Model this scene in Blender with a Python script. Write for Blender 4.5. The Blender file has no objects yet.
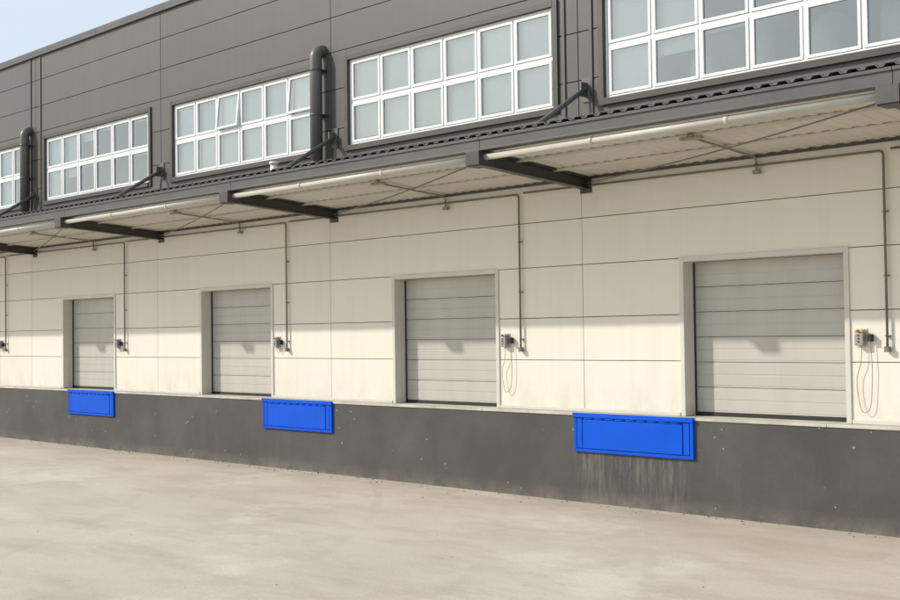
import bpy, bmesh, math, random
from mathutils import Vector, Matrix
random.seed(7)
sc=bpy.context.scene
sc.view_settings.view_transform='Standard'; sc.view_settings.look='None'; sc.view_settings.exposure=0
C=bpy.data.collections.new("scene_objects"); sc.collection.children.link(C)

# ------------------------------------------------------------ materials
def newmat(name):
    m=bpy.data.materials.new(name); m.use_nodes=True
    return m,m.node_tree.nodes,m.node_tree.links,m.node_tree.nodes['Principled BSDF']
def mixc(N,L,fac,a,b,blend='MIX'):
    n=N.new('ShaderNodeMix'); n.data_type='RGBA'; n.blend_type=blend
    for s,v in ((n.inputs[0],fac),(n.inputs[6],a),(n.inputs[7],b)):
        if isinstance(v,bpy.types.NodeSocket): L.new(v,s)
        elif isinstance(v,(int,float)): s.default_value=v
        else: s.default_value=(*v,1)
    return n.outputs[2]
def math_(N,L,op,a,b=None,c=None,clamp=False):
    n=N.new('ShaderNodeMath'); n.operation=op; n.use_clamp=clamp
    for i,v in enumerate((a,b,c)):
        if v is None: continue
        if isinstance(v,bpy.types.NodeSocket): L.new(v,n.inputs[i])
        else: n.inputs[i].default_value=v
    return n.outputs[0]
def noise(N,L,scale,detail=4,rough=.55,sv=(1,1,1),loc=(0,0,0)):
    tc=N.new('ShaderNodeTexCoord'); mp=N.new('ShaderNodeMapping'); mp.inputs['Scale'].default_value=sv; mp.inputs['Location'].default_value=loc
    L.new(tc.outputs['Object'],mp.inputs[0])
    n=N.new('ShaderNodeTexNoise'); n.inputs['Scale'].default_value=scale; n.inputs['Detail'].default_value=detail; n.inputs['Roughness'].default_value=rough
    L.new(mp.outputs[0],n.inputs[0]); return n.outputs[0]
def rng(N,L,v,a,b,c=0.,d=1.):
    n=N.new('ShaderNodeMapRange'); L.new(v,n.inputs[0])
    for i,x in enumerate((a,b,c,d)): n.inputs[i+1].default_value=x
    return n.outputs[0]
def xyz(N,L):
    tc=N.new('ShaderNodeTexCoord'); s=N.new('ShaderNodeSeparateXYZ'); L.new(tc.outputs['Object'],s.inputs[0]); return s.outputs
def bump(N,L,B,h,strength=.3,dist=.01):
    b=N.new('ShaderNodeBump'); b.inputs['Strength'].default_value=strength; b.inputs['Distance'].default_value=dist
    L.new(h,b.inputs['Height']); L.new(b.outputs[0],B.inputs['Normal'])
def tone(N,L,col,amt):
    a=N.new('ShaderNodeAttribute'); a.attribute_name='tone'
    v=rng(N,L,a.outputs['Fac'],0,1,1-amt,1+amt)
    n=N.new('ShaderNodeVectorMath'); n.operation='SCALE'; 
    if isinstance(col,bpy.types.NodeSocket): L.new(col,n.inputs[0])
    else: n.inputs[0].default_value=col
    L.new(v,n.inputs['Scale']); return n.outputs[0]

def paint(name,col,rough=.5,metal=0,dirt=.15,scale=3,amt=.04,dirtcol=(.12,.1,.07),sv=(1,1,1),bs=0,spec=.5):
    m,N,L,B=newmat(name)
    nz=noise(N,L,scale,4,.6,sv)
    n1=rng(N,L,nz,.4,.75,0,dirt)
    c=mixc(N,L,n1,col,dirtcol)
    L.new(tone(N,L,c,amt),B.inputs['Base Color'])
    B.inputs['Metallic'].default_value=metal; B.inputs['Specular IOR Level'].default_value=spec
    r=rng(N,L,nz,.3,.7,rough-.06,rough+.1); L.new(r,B.inputs['Roughness'])
    if bs: bump(N,L,B,noise(N,L,scale*1.3,2),bs,.02)
    return m

def wall_mat():
    m,N,L,B=newmat('cream_panel')
    X=xyz(N,L)
    streak=rng(N,L,noise(N,L,1.0,5,.6,(5,1,.35)),.48,.8,0,.20)
    blotch=rng(N,L,noise(N,L,.45,4,.6),.35,.75,0,.2)
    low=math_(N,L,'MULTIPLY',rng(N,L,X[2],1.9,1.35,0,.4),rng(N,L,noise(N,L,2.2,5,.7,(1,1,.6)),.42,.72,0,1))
    c=mixc(N,L,streak,(.735,.70,.615),(.55,.505,.42))
    c=mixc(N,L,blotch,c,(.645,.605,.52))
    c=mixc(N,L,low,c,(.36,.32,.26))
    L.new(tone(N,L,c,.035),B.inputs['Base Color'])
    B.inputs['Roughness'].default_value=.5
    bump(N,L,B,noise(N,L,1.4,2,.5,(1,1,1)),.12,.03)
    return m
def dark_mat():
    m,N,L,B=newmat('grey_cladding')
    streak=rng(N,L,noise(N,L,1.,5,.6,(6,1,.3)),.45,.8,0,.25)
    blotch=rng(N,L,noise(N,L,.35,3),.35,.7,0,.4)
    c=mixc(N,L,streak,(.088,.084,.080),(.135,.127,.115))
    c=mixc(N,L,blotch,c,(.074,.071,.069))
    L.new(tone(N,L,c,.06),B.inputs['Base Color'])
    B.inputs['Roughness'].default_value=.45
    bump(N,L,B,noise(N,L,1.1,2),.12,.03)
    return m
def plinth_mat():
    m,N,L,B=newmat('plinth_render')
    X=xyz(N,L)
    blotch=rng(N,L,noise(N,L,.8,5,.62),.35,.7,0,1)
    c=mixc(N,L,blotch,(.058,.056,.054),(.086,.081,.076))
    stre=rng(N,L,noise(N,L,1.3,5,.65,(4,1,.5)),.6,.85,0,.3)
    c=mixc(N,L,stre,c,(.16,.145,.125))
    v=N.new('ShaderNodeTexVoronoi'); v.inputs['Scale'].default_value=5.5; v.inputs['Randomness'].default_value=1
    tc=N.new('ShaderNodeTexCoord'); L.new(tc.outputs['Object'],v.inputs[0])
    sp=rng(N,L,v.outputs['Distance'],.07,.10,1,0)
    sp=math_(N,L,'MULTIPLY',sp,rng(N,L,noise(N,L,1.1,2,.5,(1,1,1),(3,3,3)),.50,.58,0,.8))
    c=mixc(N,L,sp,c,(.36,.33,.28))
    fx=math_(N,L,'FLOORED_MODULO',math_(N,L,'ADD',X[0],12.3-20),7.93)
    m1=math_(N,L,'MULTIPLY',rng(N,L,fx,0.0,.3,0,1),rng(N,L,fx,1.95,2.25,1,0))
    runs=rng(N,L,noise(N,L,1.9,7,.78,(7,1,.8)),.46,.74,0,1)
    strong=rng(N,L,X[0],3,6,.06,1)
    mz=rng(N,L,X[2],.0,.85,.6,1)
    run=math_(N,L,'MULTIPLY',math_(N,L,'MULTIPLY',m1,runs),math_(N,L,'MULTIPLY',strong,mz))
    c=mixc(N,L,math_(N,L,'MULTIPLY',run,.5),c,(.32,.285,.235))
    foot=math_(N,L,'MULTIPLY',rng(N,L,X[2],.22,.0,0,.6),rng(N,L,noise(N,L,2.5,5,.7),.35,.65,0.1,1))
    c=mixc(N,L,foot,c,(.22,.195,.16))
    sc_=rng(N,L,noise(N,L,1.2,6,.75,(.5,1,5),(7,1,2)),.66,.72,0,.3)
    c=mixc(N,L,sc_,c,(.2,.185,.16))
    L.new(c,B.inputs['Base Color']); B.inputs['Roughness'].default_value=.8
    bump(N,L,B,noise(N,L,30,4,.6),.35,.008)
    return m
def ground_mat():
    m,N,L,B=newmat('yard_concrete')
    X=xyz(N,L)
    n1=rng(N,L,noise(N,L,.16,6,.62,(1,1.8,1)),.35,.68)
    c=mixc(N,L,n1,(.485,.43,.345),(.57,.52,.435))
    n2=rng(N,L,noise(N,L,.7,7,.7,(.6,1.6,1),(5,2,0)),.46,.68,0,.7)
    c=mixc(N,L,n2,c,(.40,.34,.26))
    n3=rng(N,L,noise(N,L,.33,7,.72,(1,1,1),(15,9,0)),.52,.62,0,.6)
    c=mixc(N,L,n3,c,(.64,.595,.515))
    w=N.new('ShaderNodeTexWave'); w.wave_type='RINGS'; w.rings_direction='Z'; w.inputs['Scale'].default_value=.16; w.inputs['Distortion'].default_value=2.6; w.inputs['Detail'].default_value=3; w.inputs['Detail Scale'].default_value=.35
    tc=N.new('ShaderNodeTexCoord'); mp=N.new('ShaderNodeMapping'); mp.inputs['Location'].default_value=(27,16,0); L.new(tc.outputs['Object'],mp.inputs[0]); L.new(mp.outputs[0],w.inputs[0])
    ty=math_(N,L,'MULTIPLY',rng(N,L,w.outputs['Fac'],.975,.995,0,.22),rng(N,L,noise(N,L,.5,5,.7,(1,1,1),(1,31,0)),.45,.65))
    c=mixc(N,L,ty,c,(.33,.28,.215))
    sp=rng(N,L,noise(N,L,3.2,5,.7,(1,1,1),(40,3,0)),.64,.74,0,.5)
    c=mixc(N,L,sp,c,(.27,.225,.17))
    gr=rng(N,L,noise(N,L,28,3,.7),.3,.7,.90,1.08)
    n=N.new('ShaderNodeVectorMath'); n.operation='SCALE'; L.new(c,n.inputs[0]); L.new(gr,n.inputs['Scale'])
    c=n.outputs[0]
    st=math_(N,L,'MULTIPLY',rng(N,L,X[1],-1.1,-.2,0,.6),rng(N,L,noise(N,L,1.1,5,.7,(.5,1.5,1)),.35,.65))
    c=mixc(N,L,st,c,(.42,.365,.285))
    L.new(c,B.inputs['Base Color']); B.inputs['Roughness'].default_value=.75
    bump(N,L,B,noise(N,L,.8,8,.68),.45,.03)
    return m
def glass_mat():
    m,N,L,B=newmat('window_glass'); N.remove(B)
    out=N['Material Output']
    g=N.new('ShaderNodeBsdfGlossy'); g.inputs['Roughness'].default_value=.03; g.inputs['Color'].default_value=(.90,.97,.97,1)
    t=N.new('ShaderNodeBsdfTransparent'); t.inputs['Color'].default_value=(.88,.94,.93,1)
    lw=N.new('ShaderNodeFresnel'); lw.inputs['IOR'].default_value=1.55
    f=math_(N,L,'ADD',lw.outputs[0],.22,clamp=True)
    b=N.new('ShaderNodeBump'); b.inputs['Strength'].default_value=.2; b.inputs['Distance'].default_value=.02
    L.new(noise(N,L,1.3,2),b.inputs['Height']); L.new(b.outputs[0],g.inputs['Normal'])
    mx=N.new('ShaderNodeMixShader'); L.new(f,mx.inputs[0]); L.new(t.outputs[0],mx.inputs[1]); L.new(g.outputs[0],mx.inputs[2])
    L.new(mx.outputs[0],out.inputs[0]); return m

M=dict(
 wall=wall_mat(), dark=dark_mat(), plinth=plinth_mat(), ground=ground_mat(), glass=glass_mat(),
 ledge=paint('ledge_concrete',(.56,.53,.46),.8,0,.6,2.5,.05,(.28,.25,.2)),
 trim=paint('frame_cream',(.62,.595,.53),.45,0,.2,3,.03,(.38,.35,.30)),
 door=paint('door_panel',(.47,.455,.415),.42,0,.3,1.2,.025,(.36,.335,.29),(3,1,.6)),
 white=paint('window_white',(.80,.81,.80),.35,0,.1,3,.02,(.5,.48,.42)),
 black=paint('rubber_black',(.02,.02,.02),.7,0,.1),
 groove=paint('joint_grey',(.12,.112,.10),.7,0,.1),
 steel=paint('dark_steel',(.055,.053,.052),.45,.2,.35,3,.1,(.12,.1,.08)),
 dpipe=paint('drainpipe_grey',(.12,.117,.112),.4,.1,.3,2,.05,(.16,.15,.13)),
 fascia=paint('fascia_grey',(.074,.073,.073),.4,.1,.3,1.2,.05,(.13,.12,.11)),
 ceil=paint('ceiling_sheet',(.60,.57,.50),.5,0,.25,1.0,.05,(.42,.38,.31)),
 pipe=paint('cream_pipe',(.52,.50,.45),.4,0,.3,3,.03,(.36,.33,.28)),
 rust=paint('conduit_brown',(.19,.17,.14),.55,.3,.6,6,.1,(.13,.09,.06)),
 cond=paint('conduit_grey',(.30,.28,.245),.45,.4,.4,6,.1,(.2,.15,.1)),
 blue=paint('dock_blue',(.001,.085,.60),.6,0,.25,2.5,.08,(.005,.055,.28),(1,1,1),0,.15),
 box=paint('box_grey',(.33,.33,.31),.4), yellow=paint('box_ochre',(.50,.40,.16),.5), red=paint('button_red',(.45,.03,.02),.4),
 blind=paint('blind_fabric',(.82,.87,.86),.8,0,.25,1.2,.08,(.64,.69,.69)),
 inter=paint('interior_grey',(.10,.107,.105),.8,0,.3,1,.1), stone=paint('stone',(.28,.24,.19),.9,0,.5,9,.3),
)

# ------------------------------------------------------------ mesh helpers
class Part:
    def __init__(s,name,mat,parent=None,loc=(0,0,0)):
        s.n=name;s.m=mat;s.p=parent;s.bm=bmesh.new();s.tl=s.bm.verts.layers.float.new('tone');s.loc=Vector(loc)
    def _t(s,vs,t):
        t=random.random() if t is None else t
        for v in vs: v[s.tl]=t
    def box(s,x0,x1,y0,y1,z0,z1,t=None,mat=None):
        vs=[s.bm.verts.new((x,y,z)) for x in(x0,x1) for y in(y0,y1) for z in(z0,z1)]
        for f in((0,1,3,2),(4,6,7,5),(0,4,5,1),(2,3,7,6),(0,2,6,4),(1,5,7,3)): s.bm.faces.new([vs[i] for i in f])
        if mat is not None:
            for v in vs: v.co=mat@v.co
        s._t(vs,t); return s
    def quad(s,x0,x1,y,z0,z1,mat=None):
        vs=[s.bm.verts.new(c) for c in((x0,y,z0),(x1,y,z0),(x1,y,z1),(x0,y,z1))]; s.bm.faces.new(vs)
        if mat is not None:
            for v in vs: v.co=mat@v.co
        s._t(vs,None); return s
    def tube(s,pts,r,n=12,t=None,cap=True):
        pts=[Vector(p) for p in pts]; rings=[]
        up=None
        for i,p in enumerate(pts):
            if i==0: d=pts[1]-pts[0]
            elif i==len(pts)-1: d=pts[-1]-pts[-2]
            else: d=(pts[i+1]-p).normalized()+(p-pts[i-1]).normalized()
            d.normalize()
            if up is None: up=Vector((0,0,1)) if abs(d.z)<.9 else Vector((1,0,0))
            a=d.cross(up).normalized(); b=a.cross(d).normalized(); up=b
            rings.append([s.bm.verts.new(p+a*r*math.cos(2*math.pi*k/n)+b*r*math.sin(2*math.pi*k/n)) for k in range(n)])
        for A,B_ in zip(rings,rings[1:]):
            for k in range(n):
                f=s.bm.faces.new((A[k],A[(k+1)%n],B_[(k+1)%n],B_[k])); f.smooth=True
        if cap:
            s.bm.faces.new(rings[0]); s.bm.faces.new(rings[-1])
        s._t([v for R_ in rings for v in R_],t); return s
    def done(s,bevel=0,recalc=True):
        if recalc: bmesh.ops.recalc_face_normals(s.bm,faces=s.bm.faces)
        base=s.loc.copy()
        if s.p is not None: base=s.p.location.copy()
        if base.length: bmesh.ops.translate(s.bm,verts=s.bm.verts,vec=-base)
        me=bpy.data.meshes.new(s.n); s.bm.to_mesh(me); s.bm.free()
        me.materials.append(M[s.m]); o=bpy.data.objects.new(s.n,me); C.objects.link(o); 
        if s.p is not None: o.parent=s.p
        else: o.location=base
        if bevel:
            b=o.modifiers.new('bev','BEVEL'); b.width=bevel; b.segments=2; b.limit_method='ANGLE'; b.angle_limit=math.radians(50)
        return o
def empty(name,loc=(0,0,0)):
    e=bpy.data.objects.new(name,None); e.location=loc; C.objects.link(e); return e
def arc(c,r,a0,a1,ax1,ax2,n=8):
    c=Vector(c);ax1=Vector(ax1);ax2=Vector(ax2)
    return [c+ax1*r*math.cos(a0+(a1-a0)*i/n)+ax2*r*math.sin(a0+(a1-a0)*i/n) for i in range(n+1)]

XL,XR=-66.,15.
W=empty('warehouse_building',(-20,0,0))

def panel_grid(part,vs,hs,holes,y0,y1,gap):
    vs=sorted(vs);hs=sorted(hs)
    for a,b in zip(vs,vs[1:]):
        for z0,z1 in zip(hs,hs[1:]):
            t=random.random()
            rs=[(a+gap/2,b-gap/2,z0+gap/2,z1-gap/2)]
            for h in holes:
                nr=[]
                for (x0,x1,c0,c1) in rs:
                    hx0,hx1,hz0,hz1=h
                    if hx1<=x0 or hx0>=x1 or hz1<=c0 or hz0>=c1: nr.append((x0,x1,c0,c1)); continue
                    if hx0>x0: nr.append((x0,hx0,c0,c1))
                    if hx1<x1: nr.append((hx1,x1,c0,c1))
                    mx0,mx1=max(x0,hx0),min(x1,hx1)
                    if hz1<c1: nr.append((mx0,mx1,hz1,c1))
                    if hz0>c0: nr.append((mx0,mx1,c0,hz0))
                rs=nr
            for r in rs:
                if r[1]-r[0]>.003 and r[3]-r[2]>.003: part.box(r[0],r[1],y0,y1,r[2],r[3],t)

ZP=1.34
doors=[(-28.8+6.14*n) for n in range(-6,8) if -28.8+6.14*n<XR-4]
DW=2.53;DT=3.56
holes=[(x,x+DW,ZP,DT) for x in doors]
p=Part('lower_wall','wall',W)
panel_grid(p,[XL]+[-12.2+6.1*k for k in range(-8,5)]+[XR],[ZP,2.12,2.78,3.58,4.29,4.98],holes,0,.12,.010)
p.done(.003)
p=Part('joint_backing','groove',W)
panel_grid(p,[XL,XR],[ZP,4.98],holes,.122,.2,0); p.done()
wins=[(-29.71+6*n) for n in range(-6,7) if -29.71+6*n+5<XR-.5]
WW=5.0;WB=6.05;WT=7.64
wh=[(x-.06,x+WW+.06,WB-.06,WT+.06) for x in wins]
p=Part('upper_cladding','dark',W)
panel_grid(p,[XL]+[-12.22+6*k for k in range(-8,5)]+[XR],[4.98,5.62,6.40,7.15,7.86,8.52,9.20,9.86],wh,0,.12,.014)
p.done(.003)
p=Part('cladding_backing','black',W); panel_grid(p,[XL,XR],[4.98,9.86],wh,.122,.2,0); p.done()
p=Part('cladding_cover_strips','dark',W)
for k in (-6,-3,0,3):
    x=-12.22+6*k
    for sx in (-.30,.24): p.box(x+sx,x+sx+.05,-.022,-.001,5.4,9.84,.2)
p.done(.004)
p=Part('parapet_cap','fascia',W)
x=XL
while x<XR-.1:
    x1=min(x+3.0,XR); p.box(x+.003,x1-.003,-.06,.5,9.87,9.97); p.box(x+.003,x1-.003,-.06,-.045,9.80,9.869); x=x1
p.done(.004)
p=Part('flat_roof','fascia',W); p.box(XL,XR,.5,22,9.5,9.7); p.box(XL,XR,21.8,22,0,9.49); p.done()
p=Part('end_walls','dark',W); p.box(XL-.2,XL-.002,0,22,0,9.8); p.box(XR+.002,XR+.2,0,22,0,9.8); p.done()
p=Part('dock_plinth','plinth',W); p.box(XL,XR,-.22,.6,-.3,ZP-.045); p.done()
p=Part('dock_ledge','ledge',W)
x=XL
while x<XR-.1:
    x1=min(x+3.05,XR); p.box(x+.004,x1-.004,-.235,.6,ZP-.043,ZP-.002+random.uniform(-.003,0)); x=x1
p.done(.006)
p=Part('wall_base_flashing','trim',W)
for a,b in zip([XL]+[d+DW+.05 for d in doors],[d-.05 for d in doors]+[XR]): p.box(a,b,-.03,-.002,ZP,ZP+.05)
p.done(.003)

for i,x in enumerate(doors):
    D_=empty('dock_door_%d'%(i+1),W.location); D_.parent=W; D_.location=(0,0,0)
    def fin(q,b=0):
        q.p=W; o=q.done(b); o.parent=D_; return o
    def PP(n,m): return Part(n,m,W)
    RD=.255
    q=PP('door_frame','trim')
    q.box(x-.035,x+.035,-.022,.125,ZP,DT+.035); q.box(x+DW-.035,x+DW+.035,-.022,.125,ZP,DT+.035); q.box(x+.037,x+DW-.037,-.022,.125,DT-.035,DT+.035)
    q.box(x+.0,x+.033,.127,.42,ZP,DT); q.box(x+DW-.033,x+DW,.127,.42,ZP,DT); q.box(x+.035,x+DW-.035,.127,.42,DT-.033,DT)
    fin(q,.004)
    q=PP('sectional_leaf','door')
    n=6; z0=ZP+.05; hh=(DT-.035-z0)/n
    for k in range(n):
        a=z0+k*hh; t=random.random()
        q.box(x+.04,x+DW-.04,RD,RD+.04,a+.004,a+hh-.004,t)
        q.box(x+.06,x+DW-.06,RD-.004,RD-.0005,a+.03,a+hh*.5-.010,t)
        q.box(x+.06,x+DW-.06,RD-.004,RD-.0005,a+hh*.5+.010,a+hh-.03,t)
    fin(q,.003)
    q=PP('leaf_backing','groove'); q.box(x+.035,x+DW-.035,RD+.041,RD+.06,ZP,DT-.034)
    fin(q)
    q=PP('rubber_seal','black'); q.box(x+.052,x+DW-.052,RD-.01,RD+.04,ZP+.001,ZP+.048)
    q.box(x+.034,x+.050,RD-.03,RD-.008,ZP,DT-.05); q.box(x+DW-.050,x+DW-.034,RD-.03,RD-.008,ZP,DT-.05)
    fin(q)

# windows
gl=Part('window_panes','glass',W); fr=Part('window_frames','white',W); dk=Part('window_surround','steel',W); bl=Part('window_blinds','blind',W); it=Part('interior_rooms','inter',W)
for wi,x in enumerate(wins):
    dk.box(x-.10,x-.001,-.035,.14,WB-.10,WT+.10); dk.box(x+WW+.001,x+WW+.10,-.035,.14,WB-.10,WT+.10)
    dk.box(x,x+WW,-.035,.14,WT+.001,WT+.10); dk.box(x,x+WW,-.06,.14,WB-.10,WB-.001)
    fr.box(x,x+.045,.03,.13,WB,WT,.5); fr.box(x+WW-.045,x+WW,.03,.13,WB,WT,.5)
    fr.box(x+.046,x+WW-.046,.03,.13,WT-.045,WT,.5); fr.box(x+.046,x+WW-.046,.03,.13,WB,WB+.045,.5)
    nc=6; cw=(WW-.09)/nc; zm=(WB+WT)/2
    fr.box(x+.046,x+WW-.046,.035,.125,zm-.03,zm+.03,.5)
    for c in range(1,nc):
        xc=x+.045+c*cw
        w_=.05 if c in(2,4) else .03
        fr.box(xc-w_/2,xc+w_/2,.033,.127,WB+.046,zm-.031,.5); fr.box(xc-w_/2,xc+w_/2,.033,.127,zm+.031,WT-.046,.5)
    dark_win=(abs(x+11.71)<.1) or wi%5==1
    for c in range(nc):
        for r in range(2):
            a=x+.045+c*cw+.022; b=x+.045+(c+1)*cw-.022
            z0,z1=(WB+.048,zm-.033) if r==0 else (zm+.033,WT-.048)
            f=.045
            T=None
            if r==1 and abs(x+23.71)<.1 and c in(2,5):
                ang=math.radians({2:-6,5:-5}[c])
                T=Matrix.Translation((0,.06,z1))@Matrix.Rotation(ang,4,'X')@Matrix.Translation((0,-.06,-z1))
            y0,y1=.02,.07
            fr.box(a,a+f,y0,y1,z0,z1,.6,T); fr.box(b-f,b,y0,y1,z0,z1,.6,T); fr.box(a+f,b-f,y0,y1,z1-f,z1,.6,T); fr.box(a+f,b-f,y0,y1,z0,z0+f,.6,T)
            jit=Matrix.Rotation(random.uniform(-.012,.012),4,'Z'); 
            gx=(a+b)/2; J=Matrix.Translation((gx,.045,0))@jit@Matrix.Translation((-gx,-.045,0))
            gl.quad(a+f-.004,b-f+.004,.045,z0+f-.004,z1-f+.004,(T@J) if T is not None else J)
            if dark_win:
                dep={1:[1,.95,.32,.10,.06,.1],0:[.95,.35,.10,.0,.0,.1]}[r][c]
            else: dep=random.choice([1,1,1,1,.93,.86]) if r==0 else 1.0
            if dep>.02:
                bl.box(a-.01,b+.01,.150+.01*(c%2),.156+.01*(c%2),z1-(z1-z0)*dep,z1)
    it.box(x-.1,x+WW+.1,2.6,2.7,WB-.6,WT+.6); it.box(x-.1,x+WW+.1,.21,2.6,WT+.3,WT+.4); it.box(x-.1,x+WW+.1,.23,2.6,WB-.6,WB-.5)
    for xx in(x-.3,x+WW+.2): it.box(xx,xx+.1,.21,2.6,WB-.6,WT+.6)
gl.done(recalc=False); fr.done(.004); dk.done(.004); bl.done(); it.done()
p=Part('interior_ducts','trim',W)
for k,(dx,dz) in enumerate([(1.35,6.15),(2.3,6.35),(3.25,6.1),(4.3,6.3)]):
    p.tube([(-11.71+dx,.62,dz-.6),(-11.71+dx,.62,dz+.25)]+arc((-11.71+dx,.97,dz+.25),.35,math.pi,math.pi/2,(0,1,0),(0,0,1),6)+[(-11.71+dx,2.4,dz+.6)],.20,16)
p.done()

# ------------------------------------------------------------ canopy
YF=-2.42
cp=Part('canopy_fascia','fascia',W)
x=XL
while x<XR-.1:
    x1=min(x+6.0,XR); t=random.random()
    cp.box(x+.003,x1-.003,YF,YF+.05,5.075,5.265,t); cp.box(x+.003,x1-.003,YF-.02,YF-.001,5.225,5.265,t); cp.box(x+.003,x1-.003,YF-.012,YF-.001,5.075,5.10,t)
    cp.box(x+.003,x1-.003,YF+.051,YF+.16,5.075,5.09,t)
    x=x1
cp.done(.003)
def sheet(name,mat,y0,z0,y1,z1,pitch,amp,th):
    q=Part(name,mat,W); bm=q.bm; x=XL; prev=None
    prof=[]
    while x<XR:
        prof+= [(x,0),(x+pitch*.30,0),(x+pitch*.42,amp),(x+pitch*.85,amp)]; x+=pitch
    for (px,pz) in prof:
        col=[bm.verts.new((px,yy,zz+pz+dz)) for (yy,zz) in((y0,z0),(y1,z1)) for dz in (0,th)]
        for v in col: v[q.tl]=.5
        if prev:
            bm.faces.new((prev[0],prev[2],col[2],col[0])); bm.faces.new((prev[1],col[1],col[3],prev[3]))
            bm.faces.new((prev[0],col[0],col[1],prev[1])); bm.faces.new((prev[2],prev[3],col[3],col[2]))
        prev=col
    return q.done()
sheet('canopy_roof_sheet','fascia',YF-.03,5.272,-.002,5.20,.21,.032,.012)
sheet('canopy_ceiling_sheet','ceil',YF+.06,5.10,-.003,4.905,.20,.012,.008)
p=Part('canopy_purlins','ceil',W)
for yy in(-.75,-1.55): 
    zc=4.905+(.195)*(-yy/2.36)
    p.box(XL,XR,yy-.02,yy+.02,zc-.04,zc-.001)
p.done(.003)
p=Part('canopy_wall_angle','steel',W); p.box(XL,XR,-.05,-.002,4.87,4.903); p.box(XL,XR,-.06,-.002,5.27,5.36); p.done()
BX=[-12.1+6.06*k for k in range(-8,5)]
p=Part('canopy_beams','steel',W)
for b in BX:
    def slab(xa,xb,ya,yb,za0,za1,zb0,zb1):
        vs=[p.bm.verts.new(c) for c in((xa,ya,za0),(xb,ya,za0),(xb,ya,za1),(xa,ya,za1),(xa,yb,zb0),(xb,yb,zb0),(xb,yb,zb1),(xa,yb,zb1))]
        for f in((0,1,2,3),(4,7,6,5),(0,4,5,1),(3,2,6,7),(0,3,7,4),(1,5,6,2)): p.bm.faces.new([vs[i] for i in f])
        for v in vs: v[p.tl]=.4
    slab(b-.07,b+.07,-2.2,-.02,4.875,4.89,4.72,4.735)
    slab(b-.07,b+.07,-2.2,-.02,5.065,5.078,4.88,4.893)
    slab(b-.008,b+.008,-2.2,-.02,4.89,5.065,4.735,4.88)
    p.box(b-.11,b+.11,-.02,-.001,4.66,4.866)
    p.box(b-.13,b+.13,-2.47,-2.45,4.88,5.07); p.box(b-.13,b-.115,-2.449,-2.2,4.88,5.07); p.box(b+.115,b+.13,-2.449,-2.2,4.88,5.07); p.box(b-.13,b+.13,-2.449,-2.2,4.865,4.879)
    p.box(b-.13,b+.13,-2.199,-2.18,4.88,5.06)
p.done(.003)
p=Part('canopy_tie_struts','dpipe',W)
for b in BX:
    p.tube([(b+.05,-.04,6.25),(b+.05,-1.75,5.22)],.04,12)
    p.box(b-.04,b+.14,-.02,-.001,6.05,6.42); p.box(b+.035,b+.065,-.16,-.021,6.12,6.34)
    p.tube([(b+.12,-.05,6.2),(b+.42,-.35,5.4)],.018,8)
p.done()
p=Part('canopy_brace_rods','rust',W)
for a,b in zip(BX,BX[1:]):
    A=Vector((a+.08,-.1,4.80)); B_=Vector((b-.14,-2.2,4.96)); 
    p.tube([A.lerp(B_,i/8)+Vector((0,0,-.05*math.sin(math.pi*i/8))) for i in range(9)],.010,6)
p.done()
p=Part('canopy_edge_pipe','pipe',W)
for a,b in zip(BX,BX[1:]):
    p.tube([(a+.131,-2.34,4.99),(b-.131,-2.34,4.99)],.045,14)
    for k in range(1,3):
        xx=a+(b-a)*k/3; p.tube([(xx-.03,-2.34,4.99),(xx+.03,-2.34,4.99)],.052,14)
p.done()

# ------------------------------------------------------------ services
for k in range(-2,4):
    x=-30.5+12.05*k
    if x<XL or x>XR: continue
    e=empty('drainpipe',(x,-.2,6.5))
    q=Part('pipe','dpipe',e)
    q.tube([(x,.02,7.93)]+arc((x,-.02,7.77),.16,math.pi/2,math.pi,(0,1,0),(0,0,1),8)+[(x,-.18,5.45)],.115,20)
    q.done(); 
    q=Part('pipe_brackets','fascia',e)
    for z in(7.55,6.7,5.8):
        q.tube([(x,-.18,z-.02),(x,-.18,z+.02)],.122,20); q.box(x-.13,x+.13,-.06,-.001,z-.02,z+.02)
    q.tube([(x,-.18,5.40),(x,-.18,5.52)],.135,20)
    q.done()
e2=Part('roof_vent_pipe','white',None,(-18.05,-1.5,5.3))
e2.tube([(-18.0,-1.5,5.2),(-18.0,-1.5,5.60)],.065,16); e2.tube([(-18.0,-1.5,5.605),(-18.0,-1.5,5.65)],.085,16); e2.done()

for k in range(-8,4):
    x=-7.3+6.15*k
    q=Part('wall_conduit','rust',None,(x,-.05,3.5))
    q.tube([(x,-.05,2.31),(x,-.05,4.70)]+arc((x-.06,-.05,4.70),.06,0,math.pi/2,(1,0,0),(0,0,1),5)+[(x-2.0,-.05,4.765),(x-6.05,-.05,4.775)],.0155,10)
    for z in(2.45,3.2,4.0): q.box(x-.03,x+.03,-.05,-.001,z-.008,z+.008)
    q.box(x-.03,x+.03,-.08,-.02,2.25,2.32)
    q.done()
for k in range(-8,4):
    x=-9.1+6.02*k
    e=empty('canopy_light',(x,-.8,4.9))
    q=Part('arm','cond',e)
    q.tube([(x,-.06,4.70),(x,-.06,4.80)]+arc((x,-.14,4.80),.08,0,math.pi/2,(0,1,0),(0,0,1),5)+[(x,-1.5,4.985)],.017,8)
    q.box(x-.045,x+.045,-.09,-.02,4.65,4.70)
    q.done()
    q=Part('lamp_head','cond',e); q.box(x-.16,x+.16,-1.60,-1.52,4.96,4.995); q.box(x-.04,x+.04,-1.6,-1.52,4.996,5.03); q.done(.008)
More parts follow.
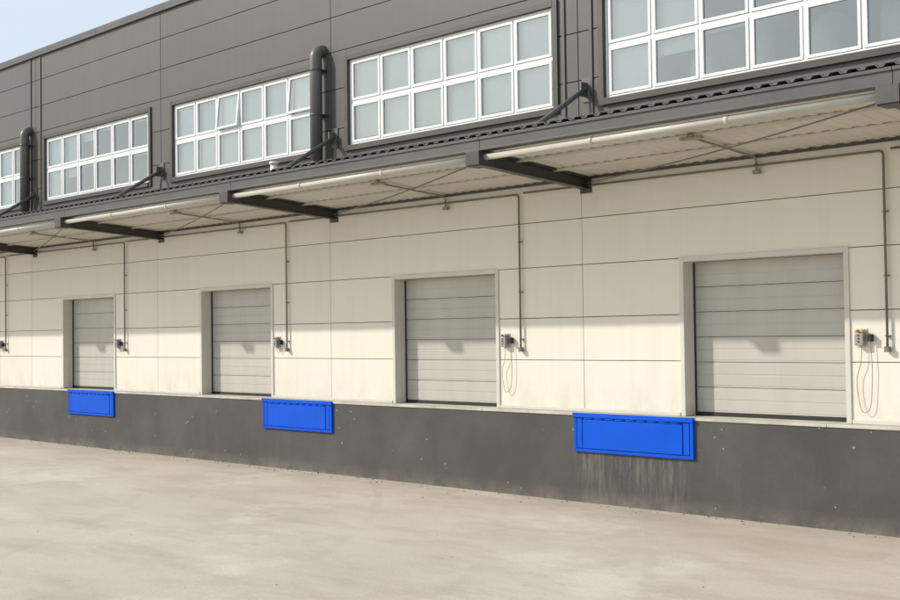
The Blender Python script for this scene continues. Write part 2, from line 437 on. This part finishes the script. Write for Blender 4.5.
for k in range(-8,4):
    x=-7.66+6.14*k; z=2.43
    e=empty('door_control_box',(x,-.05,z))
    def Q(n,m): return Part(n,m,e)
    Q('housing','box').box(x-.06,x+.06,-.10,-.012,z-.10,z+.06).done(.012)
    Q('top_cover','yellow' if k==0 else 'box').box(x-.06,x+.06,-.10,-.012,z+.063,z+.105).done(.012)
    Q('back_plate','trim').box(x-.075,x+.075,-.011,-.001,z-.12,z+.12).done(.003)
    q=Q('emergency_button','red'); q.tube([(x+.0,-.101,z+.085),(x,-.122,z+.085)],.016,12); q.done()
    q=Q('buttons','black')
    for j in range(3): q.tube([(x,-.101,z+.03-.04*j),(x,-.11,z+.03-.04*j)],.011,10)
    q.box(x+.11,x+.16,-.09,-.012,z-.045,z+.045)
    q.done()
    q=Q('cable','cond'); s=random.uniform(-.04,.06); dz=random.uniform(-.12,.12) if k else -.08
    if k in(0,-1):
        pts=[(x+.02,-.06,z-.11),(x+.01,-.06,z-.3),(x-.03+s,-.05,z-.5+dz/2),(x+.0+s,-.05,z-.75+dz),(x+.06+s,-.06,z-.86+dz),(x+.12,-.05,z-.78+dz),(x+.15,-.05,z-.5),(x+.15,-.05,z-.3),(x+.135,-.05,z-.045)]
    else:
        pts=[(x+.02,-.06,z-.11),(x+.03,-.055,z-.18),(x+.08,-.05,z-.20),(x+.12,-.05,z-.15),(x+.135,-.05,z-.045)]
    P_=[Vector(a) for a in pts]; sm=[]
    for i in range(len(P_)-1):
        p0=P_[max(i-1,0)];p1=P_[i];p2=P_[i+1];p3=P_[min(i+2,len(P_)-1)]
        for j in range(5):
            t=j/5; sm.append(.5*((2*p1)+(p2-p0)*t+(2*p0-5*p1+4*p2-p3)*t*t+(3*p1-p0-3*p2+p3)*t**3))
    sm.append(P_[-1]); q.tube(sm,.0045,6); q.done()

# blue dock plates
for k in range(-5,3):
    x=-12.21+7.93*k; w=2.15; z0=.76; z1=1.335; yf=-.22
    e=empty('dock_leveler',(x+w/2,yf,1.05))
    def Q(n,m): return Part(n,m,e)
    q=Q('frame','blue')
    q.box(x,x+.055,yf-.04,yf-.001,z0,z1-.064,.5); q.box(x+w-.055,x+w,yf-.04,yf-.001,z0,z1-.064,.5)
    q.box(x+.056,x+w-.056,yf-.04,yf-.001,z0,z0+.045,.5)
    q.box(x+.056,x+w-.056,yf-.02,yf-.001,z0+.046,z1-.07,.2)
    q.done(.004)
    q=Q('lip_plate','blue')
    q.box(x+.18,x+w-.18,yf-.045,yf-.021,z0+.055,z1-.095,.8)
    q.box(x+.065,x+.165,yf-.040,yf-.021,z0+.055,z1-.075,.7); q.box(x+w-.165,x+w-.065,yf-.040,yf-.021,z0+.055,z1-.075,.7)
    q.done(.006)
    q=Q('deck_edge','blue'); q.box(x-.01,x+w+.01,yf-.055,yf-.017,z1-.062,z1+.006,.9); q.done(.006)
    q=Q('hinge','blue')
    n=9
    for j in range(n):
        a=x+.2+(w-.4)*j/n; q.tube([(a+.01,yf-.04,z1-.078),(a+(w-.4)/n-.01,yf-.04,z1-.078)],.011,10)
    q.done()

# ------------------------------------------------------------ ground
bm=bmesh.new(); g=900
vs=[bm.verts.new(c) for c in((-g,-g,0),(g,-g,0),(g,g,0),(-g,g,0))]; bm.faces.new(vs)
me=bpy.data.meshes.new('concrete_yard'); bm.to_mesh(me); me.materials.append(M['ground']); o=bpy.data.objects.new('concrete_yard',me); C.objects.link(o)
q=Part('loose_stones','stone')
for i in range(230):
    if i<200: x=random.uniform(-40,0); y=-.24-abs(random.gauss(0,.2)); r=random.uniform(.005,.018)
    else: x=random.uniform(-25,-2); y=random.uniform(-9,-1); r=random.uniform(.005,.013)
    R_=Matrix.Rotation(random.random()*6,4,(random.random(),random.random(),random.random()))
    res=bmesh.ops.create_icosphere(q.bm,subdivisions=1,radius=r)
    t=random.random()
    for v in res['verts']:
        v.co=R_@Vector((v.co.x*random.uniform(.8,1.5),v.co.y,v.co.z*.6)); v.co.x+=x; v.co.y+=y; v.co.z=max(v.co.z+r*.3,0.0); v[q.tl]=t
q.done()

# ------------------------------------------------------------ light
sv=Vector((-1.10,-1,.98)).normalized()
su=bpy.data.lights.new('sun','SUN'); su.energy=3.5; su.angle=math.radians(1.0); su.color=(1,.95,.855)
so=bpy.data.objects.new('sun',su); so.rotation_euler=sv.to_track_quat('Z','Y').to_euler(); so.location=(-10,-40,40); C.objects.link(so)
w=bpy.data.worlds.new('World'); sc.world=w; w.use_nodes=True; N=w.node_tree.nodes;L=w.node_tree.links
st=N.new('ShaderNodeTexSky'); st.sky_type='NISHITA'; st.sun_disc=False
st.sun_elevation=math.asin(sv.z); st.sun_rotation=math.atan2(sv.x,sv.y)
st.air_density=1.0; st.dust_density=2; st.ozone_density=1.0
tc=N.new('ShaderNodeTexCoord'); mp=N.new('ShaderNodeMapping'); mp.inputs['Scale'].default_value=(1.2,2.5,4); L.new(tc.outputs['Generated'],mp.inputs[0])
nz=N.new('ShaderNodeTexNoise'); nz.inputs['Scale'].default_value=1.6; nz.inputs['Detail'].default_value=6; L.new(mp.outputs[0],nz.inputs[0])
hz=rng(N,L,nz.outputs[0],.35,.65,.50,.72)
mx=mixc(N,L,hz,st.outputs[0],(6.1,6.7,7.3))
L.new(mx,N['Background'].inputs[0]); N['Background'].inputs[1].default_value=.145

# ------------------------------------------------------------ camera
cam=bpy.data.cameras.new('camera'); co=bpy.data.objects.new('camera',cam); C.objects.link(co)
f,yaw,pi_,ro=1249.31,.797,.028,-.013
s_,c_=math.sin(yaw),math.cos(yaw)
F=Vector((-s_*math.cos(pi_),c_*math.cos(pi_),math.sin(pi_))); R=Vector((c_,s_,0)); U=R.cross(F)
R2=R*math.cos(ro)+U*math.sin(ro); U2=U*math.cos(ro)-R*math.sin(ro)
m=Matrix((R2,U2,-F)).transposed().to_4x4(); m.translation=Vector((0,-14.754,2.532)); co.matrix_world=m
cam.sensor_width=36; cam.lens=f/900*36; cam.clip_end=3000; cam.clip_start=.1
sc.camera=co
